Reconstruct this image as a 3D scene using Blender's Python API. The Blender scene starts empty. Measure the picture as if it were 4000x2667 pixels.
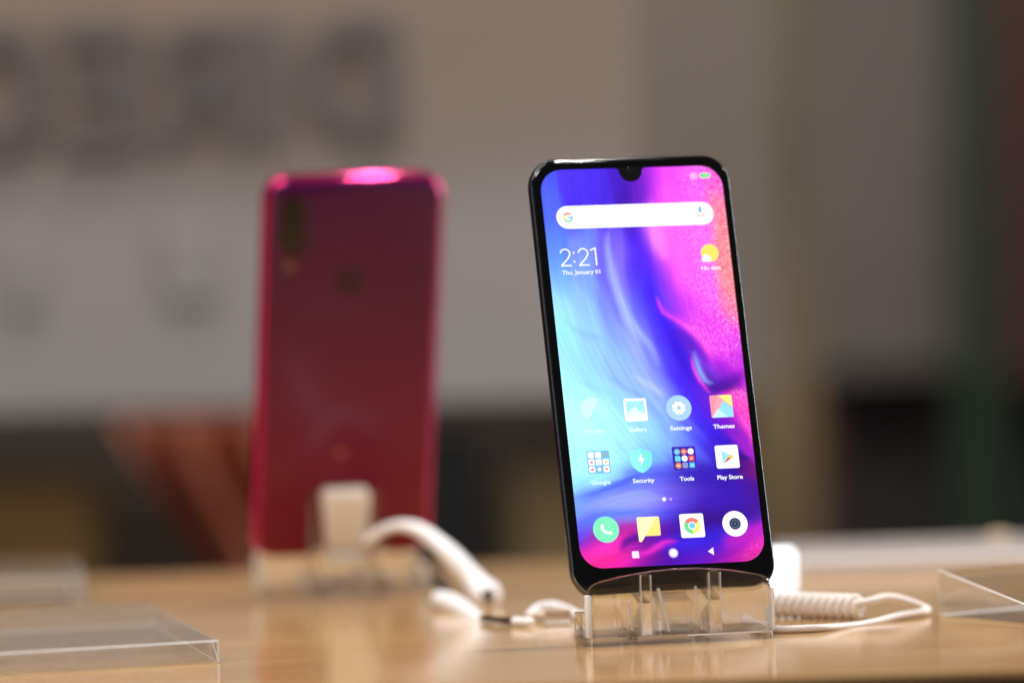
import bpy, bmesh, math, random
import numpy as np
from mathutils import Vector, Matrix
R = math.radians
scene = bpy.context.scene
random.seed(4)

# ------------------------------------------------------------------ camera, world, lamps, exposure
CAM_H, PITCH, ROLL, LENS = 0.148, R(1.2), R(1.8), 200.0
cam_data = bpy.data.cameras.new('camera')
cam = bpy.data.objects.new('camera', cam_data)
scene.collection.objects.link(cam)
cam_data.lens = LENS; cam_data.sensor_width = 36; cam_data.clip_start = 0.05; cam_data.clip_end = 60
_f = Vector((0, math.cos(PITCH), -math.sin(PITCH)))
_u = Vector((0, math.sin(PITCH), math.cos(PITCH)))
_x = Vector((1, 0, 0))
_r = _x * math.cos(ROLL) - _u * math.sin(ROLL)
_up = _u * math.cos(ROLL) + _x * math.sin(ROLL)
cam.matrix_world = Matrix(((_r.x, _up.x, -_f.x, 0), (_r.y, _up.y, -_f.y, 0), (_r.z, _up.z, -_f.z, CAM_H), (0, 0, 0, 1)))
cam_data.dof.use_dof = True
cam_data.dof.focus_distance = 1.995
cam_data.dof.aperture_fstop = 3.9
scene.camera = cam

world = bpy.data.worlds.new('World'); scene.world = world; world.use_nodes = True
world.node_tree.nodes['Background'].inputs[0].default_value = (0.60, 0.56, 0.55, 1)
world.node_tree.nodes['Background'].inputs[1].default_value = 0.17

def lamp(name, loc, target, sx, sy, power, col=(1, 0.95, 0.9)):
    d = bpy.data.lights.new(name, 'AREA'); d.shape = 'RECTANGLE'; d.size = sx; d.size_y = sy
    d.energy = power; d.color = col
    o = bpy.data.objects.new(name, d); scene.collection.objects.link(o)
    o.location = loc
    o.rotation_euler = (Vector(target) - Vector(loc)).to_track_quat('-Z', 'Y').to_euler()
    return o
lamp('added_softbox', (-1.0, 1.9, 3.0), (0.0, 2.2, 0), 1.5, 1.8, 68, (1, 0.975, 0.955))  # added overhead softbox, set left so the phones' top edges stay dark
lamp('front_fill', (-0.3, 0.6, 2.0), (0.0, 2.1, 0), 0.9, 0.3, 25)  # added front fill, whitens surfaces that face the camera
lamp('wall_washer', (-1.4, 1.5, 1.5), (-0.35, 3.1, 0.2), 0.35, 0.35, 7, (1, 0.95, 0.92))
lamp('added_rim_light', (0.9, 2.5, 0.35), (0.05, 2.0, 0.08), 0.05, 0.9, 11.0, (0.92, 0.95, 1))  # added strip light for the bright line on the phone's right rim
lamp('added_rim_light', (-0.95, 1.7, 0.35), (0.05, 2.0, 0.08), 0.02, 0.5, 0.7, (0.85, 0.9, 1))  # added strip light for the thin line on its left side
for i, (x, y, z, p, sz) in enumerate([(0.345, 2.6, 2.0, 20.0, 0.055), (0.677, 1.5, 2.0, 0.9, 0.03), (-0.55, 1.5, 1.9, 0.9, 0.05), (-0.15, 2.5, 2.0, 1.2, 0.04), (0.05, 2.55, 2.0, 0.5, 0.02), (0.1, 2.5, 2.0, 0.3, 0.015), (0.75, 1.2, 1.8, 0.5, 0.03)]):
    lamp('spot_lamp', (x, y, z), (0, 2.1, 0), sz, sz, p, (1, 0.96, 0.92))
scene.view_settings.view_transform = 'Standard'; scene.view_settings.look = 'None'
scene.view_settings.exposure = 0; scene.view_settings.gamma = 1
scene.cycles.use_denoising = True
scene.cycles.max_bounces = 16; scene.cycles.transmission_bounces = 16; scene.cycles.glossy_bounces = 8
scene.cycles.sample_clamp_indirect = 6

# ------------------------------------------------------------------ helpers
K = LENS / 36 * 4000
def at(px, py, Y=None, z=0.0):
    """world point on the ray through a photo pixel: at distance Y, or where it meets height z"""
    d = _f + _r * ((px - 2000) / K) - _up * ((py - 1333.5) / K)
    t = Y / d.y if Y else (z - CAM_H) / d.z
    return Vector((0, 0, CAM_H)) + d * t

def lin(c):
    return tuple(((v / 255) / 12.92 if v / 255 <= 0.04045 else ((v / 255 + 0.055) / 1.055) ** 2.4) for v in c)

def tag(o, label=None, cat=None, group=None, kind=None):
    if label: o['label'] = label
    if cat: o['category'] = cat
    if group: o['group'] = group
    if kind: o['kind'] = kind
    return o
def empty(name, loc=(0, 0, 0), rot=None):
    o = bpy.data.objects.new(name, None); scene.collection.objects.link(o)
    o.location = loc; o.empty_display_size = 0.01
    if rot is not None: o.rotation_euler = rot
    return o
def link(name, me, mat, parent=None, smooth=False):
    o = bpy.data.objects.new(name, me); scene.collection.objects.link(o)
    if mat is not None: me.materials.append(mat)
    if parent is not None: o.parent = parent
    if smooth:
        me.shade_smooth()
    return o
def bm_link(name, bm, mat, parent=None, smooth=False, auto=None):
    bmesh.ops.recalc_face_normals(bm, faces=bm.faces)
    me = bpy.data.meshes.new(name); bm.to_mesh(me); bm.free()
    o = link(name, me, mat, parent, smooth)
    if auto:
        me.shade_smooth()
        bm2 = bmesh.new(); bm2.from_mesh(me)
        for e in bm2.edges:
            if len(e.link_faces) == 2 and e.calc_face_angle(0) > auto: e.smooth = False
        bm2.to_mesh(me); bm2.free()
    return o
def box(bm, x0, x1, y0, y1, z0, z1):
    vs = [bm.verts.new(p) for p in ((x0, y0, z0), (x1, y0, z0), (x1, y1, z0), (x0, y1, z0), (x0, y0, z1), (x1, y0, z1), (x1, y1, z1), (x0, y1, z1))]
    fs = [(0, 3, 2, 1), (4, 5, 6, 7), (0, 1, 5, 4), (1, 2, 6, 5), (2, 3, 7, 6), (3, 0, 4, 7)]
    for f in fs: bm.faces.new([vs[i] for i in f])
    return vs
def bevel_all(bm, w, seg=2):
    bmesh.ops.bevel(bm, geom=list(bm.edges), offset=w, segments=seg, affect='EDGES', profile=0.5)
def prism(bm, pts, z0, z1):
    """vertical prism over an xy outline"""
    a = [bm.verts.new((x, y, z0)) for x, y in pts]; b = [bm.verts.new((x, y, z1)) for x, y in pts]
    bm.faces.new(a[::-1]); bm.faces.new(b)
    n = len(pts)
    for i in range(n): bm.faces.new((a[i], a[(i + 1) % n], b[(i + 1) % n], b[i]))
def catmull(P, n=12):
    P = [Vector(p) for p in P]; out = []
    Q = [P[0] * 2 - P[1]] + P + [P[-1] * 2 - P[-2]]
    for i in range(1, len(Q) - 2):
        for k in range(n):
            t = k / n
            out.append(0.5 * ((2 * Q[i]) + (Q[i + 1] - Q[i - 1]) * t + (2 * Q[i - 1] - 5 * Q[i] + 4 * Q[i + 1] - Q[i + 2]) * t * t + (3 * Q[i] - Q[i - 1] - 3 * Q[i + 1] + Q[i + 2]) * t ** 3))
    out.append(P[-1]); return out
def tube(bm, path, rad, n=12, flat=1.0):
    """swept tube with rounded ends; rad a number or one per point"""
    m = len(path); rs = rad if hasattr(rad, '__len__') else [rad] * m
    T = [(path[min(i + 1, m - 1)] - path[max(i - 1, 0)]).normalized() for i in range(m)]
    N = T[0].cross(Vector((0, 0, 1)))
    if N.length < 1e-4: N = Vector((1, 0, 0))
    N.normalize(); rings = []
    def ring(c, t, nn, r):
        b = t.cross(nn)
        return [bm.verts.new(c + nn * math.cos(2 * math.pi * j / n) * r + b * math.sin(2 * math.pi * j / n) * r * flat) for j in range(n)]
    for i in range(m):
        N = (N - T[i] * N.dot(T[i])).normalized()
        if i == 0:
            for q in (80, 50, 25): rings.append(ring(path[0] - T[0] * rs[0] * math.sin(R(q)), T[0], N, rs[0] * math.cos(R(q))))
        rings.append(ring(path[i], T[i], N, rs[i]))
        if i == m - 1:
            for q in (25, 50, 80): rings.append(ring(path[i] + T[i] * rs[i] * math.sin(R(q)), T[i], N, rs[i] * math.cos(R(q))))
    for a, b in zip(rings, rings[1:]):
        for j in range(n): bm.faces.new((a[j], a[(j + 1) % n], b[(j + 1) % n], b[j]))
    bm.faces.new(rings[0][::-1]); bm.faces.new(rings[-1])

def mat(name, col, rough=0.5, metal=0.0, spec=0.5, **kw):
    m = bpy.data.materials.new(name); m.use_nodes = True
    b = m.node_tree.nodes['Principled BSDF']
    b.inputs['Base Color'].default_value = (*lin(col), 1); b.inputs['Roughness'].default_value = rough
    b.inputs['Metallic'].default_value = metal; b.inputs['Specular IOR Level'].default_value = spec
    for k, v in kw.items(): b.inputs[k.replace('_', ' ')].default_value = v
    return m
def noise_mix(m, c1, c2, scale, detail=3, stretch=(1, 1, 1), lo=0.35, hi=0.65, rough_var=None, bump=0.0):
    """base colour = mix of two colours by object-space noise"""
    nt = m.node_tree; b = nt.nodes['Principled BSDF']
    tc = nt.nodes.new('ShaderNodeTexCoord'); mp = nt.nodes.new('ShaderNodeMapping'); mp.inputs['Scale'].default_value = stretch
    nz = nt.nodes.new('ShaderNodeTexNoise'); nz.inputs['Scale'].default_value = scale; nz.inputs['Detail'].default_value = detail
    cr = nt.nodes.new('ShaderNodeValToRGB'); cr.color_ramp.elements[0].position = lo; cr.color_ramp.elements[1].position = hi
    cr.color_ramp.elements[0].color = (*lin(c1), 1); cr.color_ramp.elements[1].color = (*lin(c2), 1)
    nt.links.new(tc.outputs['Object'], mp.inputs[0]); nt.links.new(mp.outputs[0], nz.inputs['Vector'])
    nt.links.new(nz.outputs['Fac'], cr.inputs[0]); nt.links.new(cr.outputs[0], b.inputs['Base Color'])
    if bump:
        bp = nt.nodes.new('ShaderNodeBump'); bp.inputs['Strength'].default_value = bump; bp.inputs['Distance'].default_value = 0.0005
        nt.links.new(nz.outputs['Fac'], bp.inputs['Height']); nt.links.new(bp.outputs[0], b.inputs['Normal'])
    return m
def ramp_mat(m, stops, axis, lo, hi, noise=0.0, nscale=4):
    """base colour runs through stops along an object axis"""
    nt = m.node_tree; b = nt.nodes['Principled BSDF']
    tc = nt.nodes.new('ShaderNodeTexCoord'); sp = nt.nodes.new('ShaderNodeSeparateXYZ')
    mr = nt.nodes.new('ShaderNodeMapRange'); mr.inputs['From Min'].default_value = lo; mr.inputs['From Max'].default_value = hi
    cr = nt.nodes.new('ShaderNodeValToRGB'); e = cr.color_ramp.elements
    while len(e) < len(stops): e.new(0.5)
    for el, (p, c) in zip(e, stops): el.position = p; el.color = (*lin(c), 1)
    nt.links.new(tc.outputs['Object'], sp.inputs[0])
    src = sp.outputs[axis]
    if noise:
        nz = nt.nodes.new('ShaderNodeTexNoise'); nz.inputs['Scale'].default_value = nscale
        ad = nt.nodes.new('ShaderNodeMath'); ad.operation = 'MULTIPLY_ADD'; ad.inputs[1].default_value = noise
        nt.links.new(tc.outputs['Object'], nz.inputs['Vector']); nt.links.new(nz.outputs['Fac'], ad.inputs[0]); nt.links.new(src, ad.inputs[2]); src = ad.outputs[0]
    nt.links.new(src, mr.inputs['Value']); nt.links.new(mr.outputs[0], cr.inputs[0]); nt.links.new(cr.outputs[0], b.inputs['Base Color'])
    return m

M_acryl = mat('clear_acrylic', (255, 255, 255), 0.0, Transmission_Weight=1.0, IOR=1.45)
def seethrough(m, f):
    nt = m.node_tree; b = nt.nodes['Principled BSDF']; o = nt.nodes['Material Output']
    t = nt.nodes.new('ShaderNodeBsdfTransparent'); x = nt.nodes.new('ShaderNodeMixShader'); x.inputs[0].default_value = f
    nt.links.new(b.outputs[0], x.inputs[1]); nt.links.new(t.outputs[0], x.inputs[2]); nt.links.new(x.outputs[0], o.inputs['Surface'])
    return m
seethrough(M_acryl, 0.22)
M_acryl_soft = mat('scuffed_acrylic', (252, 254, 255), 0.05, Transmission_Weight=0.98, IOR=1.49)
seethrough(M_acryl_soft, 0.3)
M_glint = mat('edge_glint', (250, 252, 255), 0.25, Transmission_Weight=0.1, IOR=1.45)  # bright white that paints edge glints onto the clear acrylic
M_white = mat('white_plastic', (245, 243, 244), 0.32)
M_cord = mat('white_cord_rubber', (236, 226, 218), 0.38)
M_black = mat('black_gloss', (6, 6, 8), 0.09)
M_blackmatte = mat('black_matte', (10, 10, 11), 0.45)

# ------------------------------------------------------------------ floor, table
bm = bmesh.new(); box(bm, -4, 4, -1, 6, -0.78, -0.75)
tag(bm_link('floor', bm, mat('floor_dark', (60, 50, 44), 0.5)), kind='structure')

table = tag(empty('display_table', (0.05, 2.14, 0)), 'long light oak veneered display table with glossy top', 'table')
M_wood = mat('oak_veneer', (190, 150, 104), 0.11)
M_wood.node_tree.nodes['Principled BSDF'].inputs['Specular IOR Level'].default_value = 0.35
def wood_nodes(m):
    nt = m.node_tree; b = nt.nodes['Principled BSDF']
    tc = nt.nodes.new('ShaderNodeTexCoord'); mp = nt.nodes.new('ShaderNodeMapping'); mp.inputs['Scale'].default_value = (1.1, 26, 26)
    nt.links.new(tc.outputs['Object'], mp.inputs[0])
    n1 = nt.nodes.new('ShaderNodeTexNoise'); n1.inputs['Scale'].default_value = 2.2; n1.inputs['Detail'].default_value = 6; n1.inputs['Distortion'].default_value = 0.5
    mp2 = nt.nodes.new('ShaderNodeMapping'); mp2.inputs['Scale'].default_value = (6, 420, 420)
    nt.links.new(tc.outputs['Object'], mp2.inputs[0])
    n2 = nt.nodes.new('ShaderNodeTexNoise'); n2.inputs['Scale'].default_value = 2; n2.inputs['Detail'].default_value = 3
    nt.links.new(mp.outputs[0], n1.inputs['Vector']); nt.links.new(mp2.outputs[0], n2.inputs['Vector'])
    cr = nt.nodes.new('ShaderNodeValToRGB'); e = cr.color_ramp.elements
    e[0].position = 0.3; e[0].color = (*lin((180, 138, 88)), 1); e[1].position = 0.72; e[1].color = (*lin((200, 163, 112)), 1)
    mx = nt.nodes.new('ShaderNodeMix'); mx.data_type = 'RGBA'; mx.blend_type = 'MULTIPLY'; mx.inputs[0].default_value = 0.35
    cr2 = nt.nodes.new('ShaderNodeValToRGB'); cr2.color_ramp.elements[0].position = 0.3; cr2.color_ramp.elements[0].color = (0.8, 0.74, 0.68, 1); cr2.color_ramp.elements[1].position = 0.55; cr2.color_ramp.elements[1].color = (1, 1, 1, 1)
    nt.links.new(n1.outputs['Fac'], cr.inputs[0]); nt.links.new(n2.outputs['Fac'], cr2.inputs[0])
    nt.links.new(cr.outputs[0], mx.inputs[6]); nt.links.new(cr2.outputs[0], mx.inputs[7]); nt.links.new(mx.outputs[2], b.inputs['Base Color'])
    bp = nt.nodes.new('ShaderNodeBump'); bp.inputs['Strength'].default_value = 0.05; bp.inputs['Distance'].default_value = 0.0002
    nt.links.new(n2.outputs['Fac'], bp.inputs['Height']); nt.links.new(bp.outputs[0], b.inputs['Normal'])
wood_nodes(M_wood)
TX, TY = 0.05, 2.14
outline = [(-1.2 - TX, 1.806 - TY), (1.2 - TX, 1.834 - TY), (1.2 - TX, 2.50 - TY), (-1.2 - TX, 2.445 - TY)]
bm = bmesh.new(); prism(bm, outline, -0.003, 0.0)
bevel_all(bm, 0.0006, 2)
bm_link('table_top', bm, M_wood, table)
M_apron = mat('table_apron_brown', (84, 56, 36), 0.5)
bm = bmesh.new(); prism(bm, [(x * 0.96, y * 0.9) for x, y in outline], -0.12, -0.029)
bm_link('apron', bm, M_apron, table)
bm = bmesh.new(); prism(bm, [(x * 0.9995, y * 0.9985) for x, y in outline], -0.0285, -0.0032); bm_link('edge_band', bm, mat('edge_band_shaded', (74, 48, 30), 0.45), table)  # table's front edge, its shading put into the dark brown
for sx in (-1, 1):
    for sy in (-1, 1):
        bm = bmesh.new(); box(bm, sx * 1.1 - 0.03, sx * 1.1 + 0.03, sy * 0.25 - 0.03, sy * 0.25 + 0.03, -0.75, -0.12); bm_link('leg', bm, M_apron, table)

# ------------------------------------------------------------------ acrylic phone stand
def make_stand():
    root = empty('phone_stand')
    mm = 0.001
    # base plate
    bm = bmesh.new(); pts = []
    hx0, hx1, y0, y1, r = -33.5, 33.5, -4.5, 20, 2.5
    for cx, cy, a0 in ((hx1 - r, y0 + r, -90), (hx1 - r, y1 - r, 0), (hx0 + r, y1 - r, 90), (hx0 + r, y0 + r, 180)):
        for k in range(5):
            a = R(a0 + k * 22.5); pts.append(((cx + r * math.cos(a)) * mm, (cy + r * math.sin(a)) * mm))
    prism(bm, pts, -0.0003, 0.0030); bm_link('base', bm, M_acryl, root, auto=R(30))
    # bowed front lip with arched top and rounded shoulders
    bm = bmesh.new(); N = 48; front = []; back = []; W = 33.0
    for i in range(N + 1):
        x = W * math.sin(math.pi / 2 * (-1 + 2 * i / N)) ; t = x / W
        yf = -8.2 + 3.2 * t * t
        zt = 21.5 + 4.6 * (1 - t * t)
        edge = W - abs(x)
        if edge < 3.0: zt -= 3.0 - math.sqrt(max(0, 9 - (3.0 - edge) ** 2))
        lean = 0.6 * max(0, t)
        row = []
        for zz, dy in ((3.1, 0), (zt - 1.0, 0.1), (zt - 0.25, 0.45), (zt, 1.2), (zt - 0.4, 3.2), (zt - 1.2, 3.8), (3.1, 4.2)):
            sc = math.sqrt(max(0.1, 1 - max(0, (1.6 - edge) / 1.6) ** 2))
            row.append(bm.verts.new(((x - lean * (zz / 26)) * mm, (yf + 2.1 + (dy - 2.1) * sc) * mm, max(zz, 3.1) * mm)))
        front.append(row)
    for a, b in zip(front, front[1:]):
        for k in range(len(a)): bm.faces.new((a[k], a[(k + 1) % len(a)], b[(k + 1) % len(a)], b[k]))
    bm.faces.new(front[0][::-1]); bm.faces.new(front[-1])
    bm_link('front_lip', bm, M_acryl, root, auto=R(40))
    # foot on the left, small fin
    bm = bmesh.new(); box(bm, -35 * mm, -31.4 * mm, -2 * mm, 10 * mm, 3.1 * mm, 11.5 * mm); bevel_all(bm, 0.0004)
    bm_link('fin', bm, M_acryl, root, auto=R(30))
    # ribs that carry the phone and run up its back
    for x0, x1 in ((-14.2, -10.6), (10.2, 14.2)):
        bm = bmesh.new()
        prof = [(-3.3, 3.1), (20.3, 3.1), (20.6, 0.1), (32, 0.1), (30, 8), (21.5, 40), (18.4, 41), (9.8, 14.4), (0.2, 13.5), (-1.0, 14), (-1.3, 23.2), (-3.3, 24)]
        a = [bm.verts.new((x0 * mm, y * mm, z * mm)) for y, z in prof]; b = [bm.verts.new((x1 * mm, y * mm, z * mm)) for y, z in prof]
        bm.faces.new(a); bm.faces.new(b[::-1])
        for i in range(len(prof)): bm.faces.new((a[i], b[i], b[(i + 1) % len(prof)], a[(i + 1) % len(prof)]))
        bevel_all(bm, 0.00035); bm_link('rib', bm, M_acryl, root, auto=R(30))
    for x, w_ in ((-32.9, 1.0), (33.2, 0.5)):
        bm = bmesh.new(); box(bm, (x - w_) * mm, (x + w_) * mm, -4.6 * mm, -1.0 * mm, 3.1 * mm, 17.8 * mm); bevel_all(bm, 0.0003)
        bm_link('glint_strip', bm, M_glint, root, auto=R(30))  # glints on the lip ends, painted as white strips
    for x in (-14.2, -10.6, 10.2, 14.2):
        bm = bmesh.new(); box(bm, (x - 0.17) * mm, (x + 0.17) * mm, -3.75 * mm, -3.35 * mm, 3.2 * mm, 23.6 * mm)
        bm_link('rib_glint', bm, M_glint, root)  # bright rib outlines painted as thin white lines
    for xt, xb, hw_, z0_, z1_ in ((-7.6, -4.4, 0.5, 4, 18.6), (5.6, 7.4, 0.25, 4, 18.8), (-18.4, -17.4, 0.3, 5, 15), (31.2, 31.6, 0.35, 3.4, 11)):
        bm = bmesh.new(); y_ = -2.6 if abs(xt) < 20 else -1.0
        vs = [bm.verts.new((x * mm, y * mm, z * mm)) for y in (y_, y_ + 0.5) for x, z in ((xb - hw_, z0_), (xb + hw_, z0_), (xt + hw_, z1_), (xt - hw_, z1_))]
        for f in ((0, 1, 2, 3), (7, 6, 5, 4), (0, 4, 5, 1), (1, 5, 6, 2), (2, 6, 7, 3), (3, 7, 4, 0)): bm.faces.new([vs[k] for k in f])
        bm_link('facet_glint', bm, M_glint, root)  # slanted glints inside the stand, shaped as white slivers
    bm = bmesh.new(); box(bm, 2 * mm, 32 * mm, -4.9 * mm, -4.6 * mm, 2.2 * mm, 2.8 * mm); bm_link('base_glint', bm, M_glint, root)  # glint along the base front, painted white
    # centre block under the phone
    bm = bmesh.new(); box(bm, -6.5 * mm, 5.5 * mm, 1 * mm, 12 * mm, 3.1 * mm, 13.6 * mm); bevel_all(bm, 0.0006)
    bm_link('centre_block', bm, M_acryl_soft, root, auto=R(30))
    return root
def copy_tree(o, parent=None):
    c = o.copy(); scene.collection.objects.link(c); c.parent = parent
    for ch in list(o.children): copy_tree(ch, c)
    return c

PH_YAW, LEAN = R(14.5), R(16.65)
def phone_frame(cx, cy, cz, yaw, lean):
    w = Vector((math.cos(yaw), math.sin(yaw), 0)); back = Vector((-math.sin(yaw), math.cos(yaw), 0))
    u = Vector((0, 0, 1)) * math.cos(lean) + back * math.sin(lean)
    n = w.cross(u)
    m = Matrix(((w.x, u.x, n.x, cx), (w.y, u.y, n.y, cy), (w.z, u.z, n.z, cz), (0, 0, 0, 1)))
    return m, w, u, n, back
FM, Fw, Fu, Fn, Fback = phone_frame(0.04904, 2.0054, 0.0963, PH_YAW, LEAN)
bot = Vector((0.04904, 2.0054, 0.0963)) - Fu * 0.0826
stand = make_stand()
stand.location = (bot.x, bot.y, 0) ; stand.rotation_euler = (0, 0, R(13))
tag(stand, 'clear acrylic stand with bowed front lip under the black phone with lit screen', 'phone stand', 'clear acrylic phone stands')

# ------------------------------------------------------------------ smartphones
def rrect(hw, hh0, hh1, r, n=10):
    """outline, centre x=0, y from -hh0 to hh1"""
    pts = []
    for cx, cy, a0 in ((hw - r, hh1 - r, 0), (-hw + r, hh1 - r, 90), (-hw + r, -hh0 + r, 180), (hw - r, -hh0 + r, 270)):
        for k in range(n + 1):
            a = R(a0 + 90 * k / n); pts.append((cx + r * math.cos(a), cy + r * math.sin(a)))
    return pts
def loops(name, prof, m, parent, cap0=True, cap1=True, n=10, R0=9.9, auto=R(50)):
    """prof: list of (inset, z) in mm stacked into one shell"""
    bm = bmesh.new(); rows = []
    for ins, z in prof:
        rows.append([bm.verts.new((x * 0.001, y * 0.001, z * 0.001)) for x, y in rrect(37.0 - ins, 82.6 - ins, 77.1 - ins, max(R0 - ins, 1), n)])
    for a, b in zip(rows, rows[1:]):
        k = len(a)
        for j in range(k): bm.faces.new((a[j], a[(j + 1) % k], b[(j + 1) % k], b[j]))
    if cap0: bm.faces.new(rows[0])
    if cap1: bm.faces.new(rows[-1][::-1])
    return bm_link(name, bm, m, parent, auto=auto)

M_body = mat('black_frame_gloss', (5, 5, 7), 0.12)
M_glass = mat('black_cover_glass', (2, 2, 3), 0.04)
phone = empty('smartphone'); phone.matrix_world = FM
tag(phone, 'black smartphone with lit blue and pink home screen leaning in a clear stand', 'smartphone')
loops('body', [(1.5, -0.75), (1.25, -0.3), (0.95, -0.32), (0.5, -0.7), (0.15, -1.4), (0, -2.2), (0, -4.4), (0.25, -5.4), (0.9, -6.5), (2.2, -7.5), (4.2, -8.05), (6, -8.15)], M_body, phone)
loops('cover_glass', [(2.1, 0.05), (1.55, 0.0), (1.3, -0.18), (1.3, -0.5)], M_glass, phone)
loops('rim_line', [(0.36, -0.86), (0.24, -1.02), (0.17, -1.16)], mat('polished_rim', (150, 160, 180), 0.16, metal=0.95), phone, cap0=False, cap1=False)
# frame chamfer line catching light
loops('frame_line', [(0.02, -2.25), (-0.04, -2.35), (-0.04, -2.6), (0.02, -2.7)], mat('polished_edge', (70, 78, 96), 0.12, metal=0.9), phone, cap0=False, cap1=False)
# power and volume keys on its right side
for y0, y1 in ((30, 41), (46, 66)):
    bm = bmesh.new(); box(bm, 0.0368, 0.0375, y0 * 0.001, y1 * 0.001, -0.0052, -0.003); bevel_all(bm, 0.0002); bm_link('side_key', bm, M_body, phone, auto=R(30))

# --- the lit screen
def att_mat(name, strength):
    m = bpy.data.materials.new(name); m.use_nodes = True; nt = m.node_tree; b = nt.nodes['Principled BSDF']
    at_ = nt.nodes.new('ShaderNodeAttribute'); at_.attribute_name = 'Col'
    b.inputs['Base Color'].default_value = (0.004, 0.004, 0.005, 1); b.inputs['Roughness'].default_value = 0.06
    nt.links.new(at_.outputs['Color'], b.inputs['Emission Color']); b.inputs['Emission Strength'].default_value = strength
    return m
M_screen = att_mat('lit_screen', 1.1)
M_icon = att_mat('lit_icon', 1.15)

rng = np.random.default_rng(7)
def vnoise(x, y, seed=0):
    """smooth value noise on arrays"""
    g = np.random.default_rng(seed).random((256, 256))
    xi = np.floor(x).astype(int); yi = np.floor(y).astype(int); xf = x - xi; yf = y - yi
    xf = xf * xf * (3 - 2 * xf); yf = yf * yf * (3 - 2 * yf)
    a = g[yi % 256, xi % 256]; b = g[yi % 256, (xi + 1) % 256]; c = g[(yi + 1) % 256, xi % 256]; d = g[(yi + 1) % 256, (xi + 1) % 256]
    return (a * (1 - xf) + b * xf) * (1 - yf) + (c * (1 - xf) + d * xf) * yf
def fbm(x, y, seed=0, o=4):
    s = 0; amp = 0.5
    for k in range(o): s = s + amp * (vnoise(x * 2 ** k, y * 2 ** k, seed + k) - 0.5) * 2; amp *= 0.5
    return s

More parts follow.
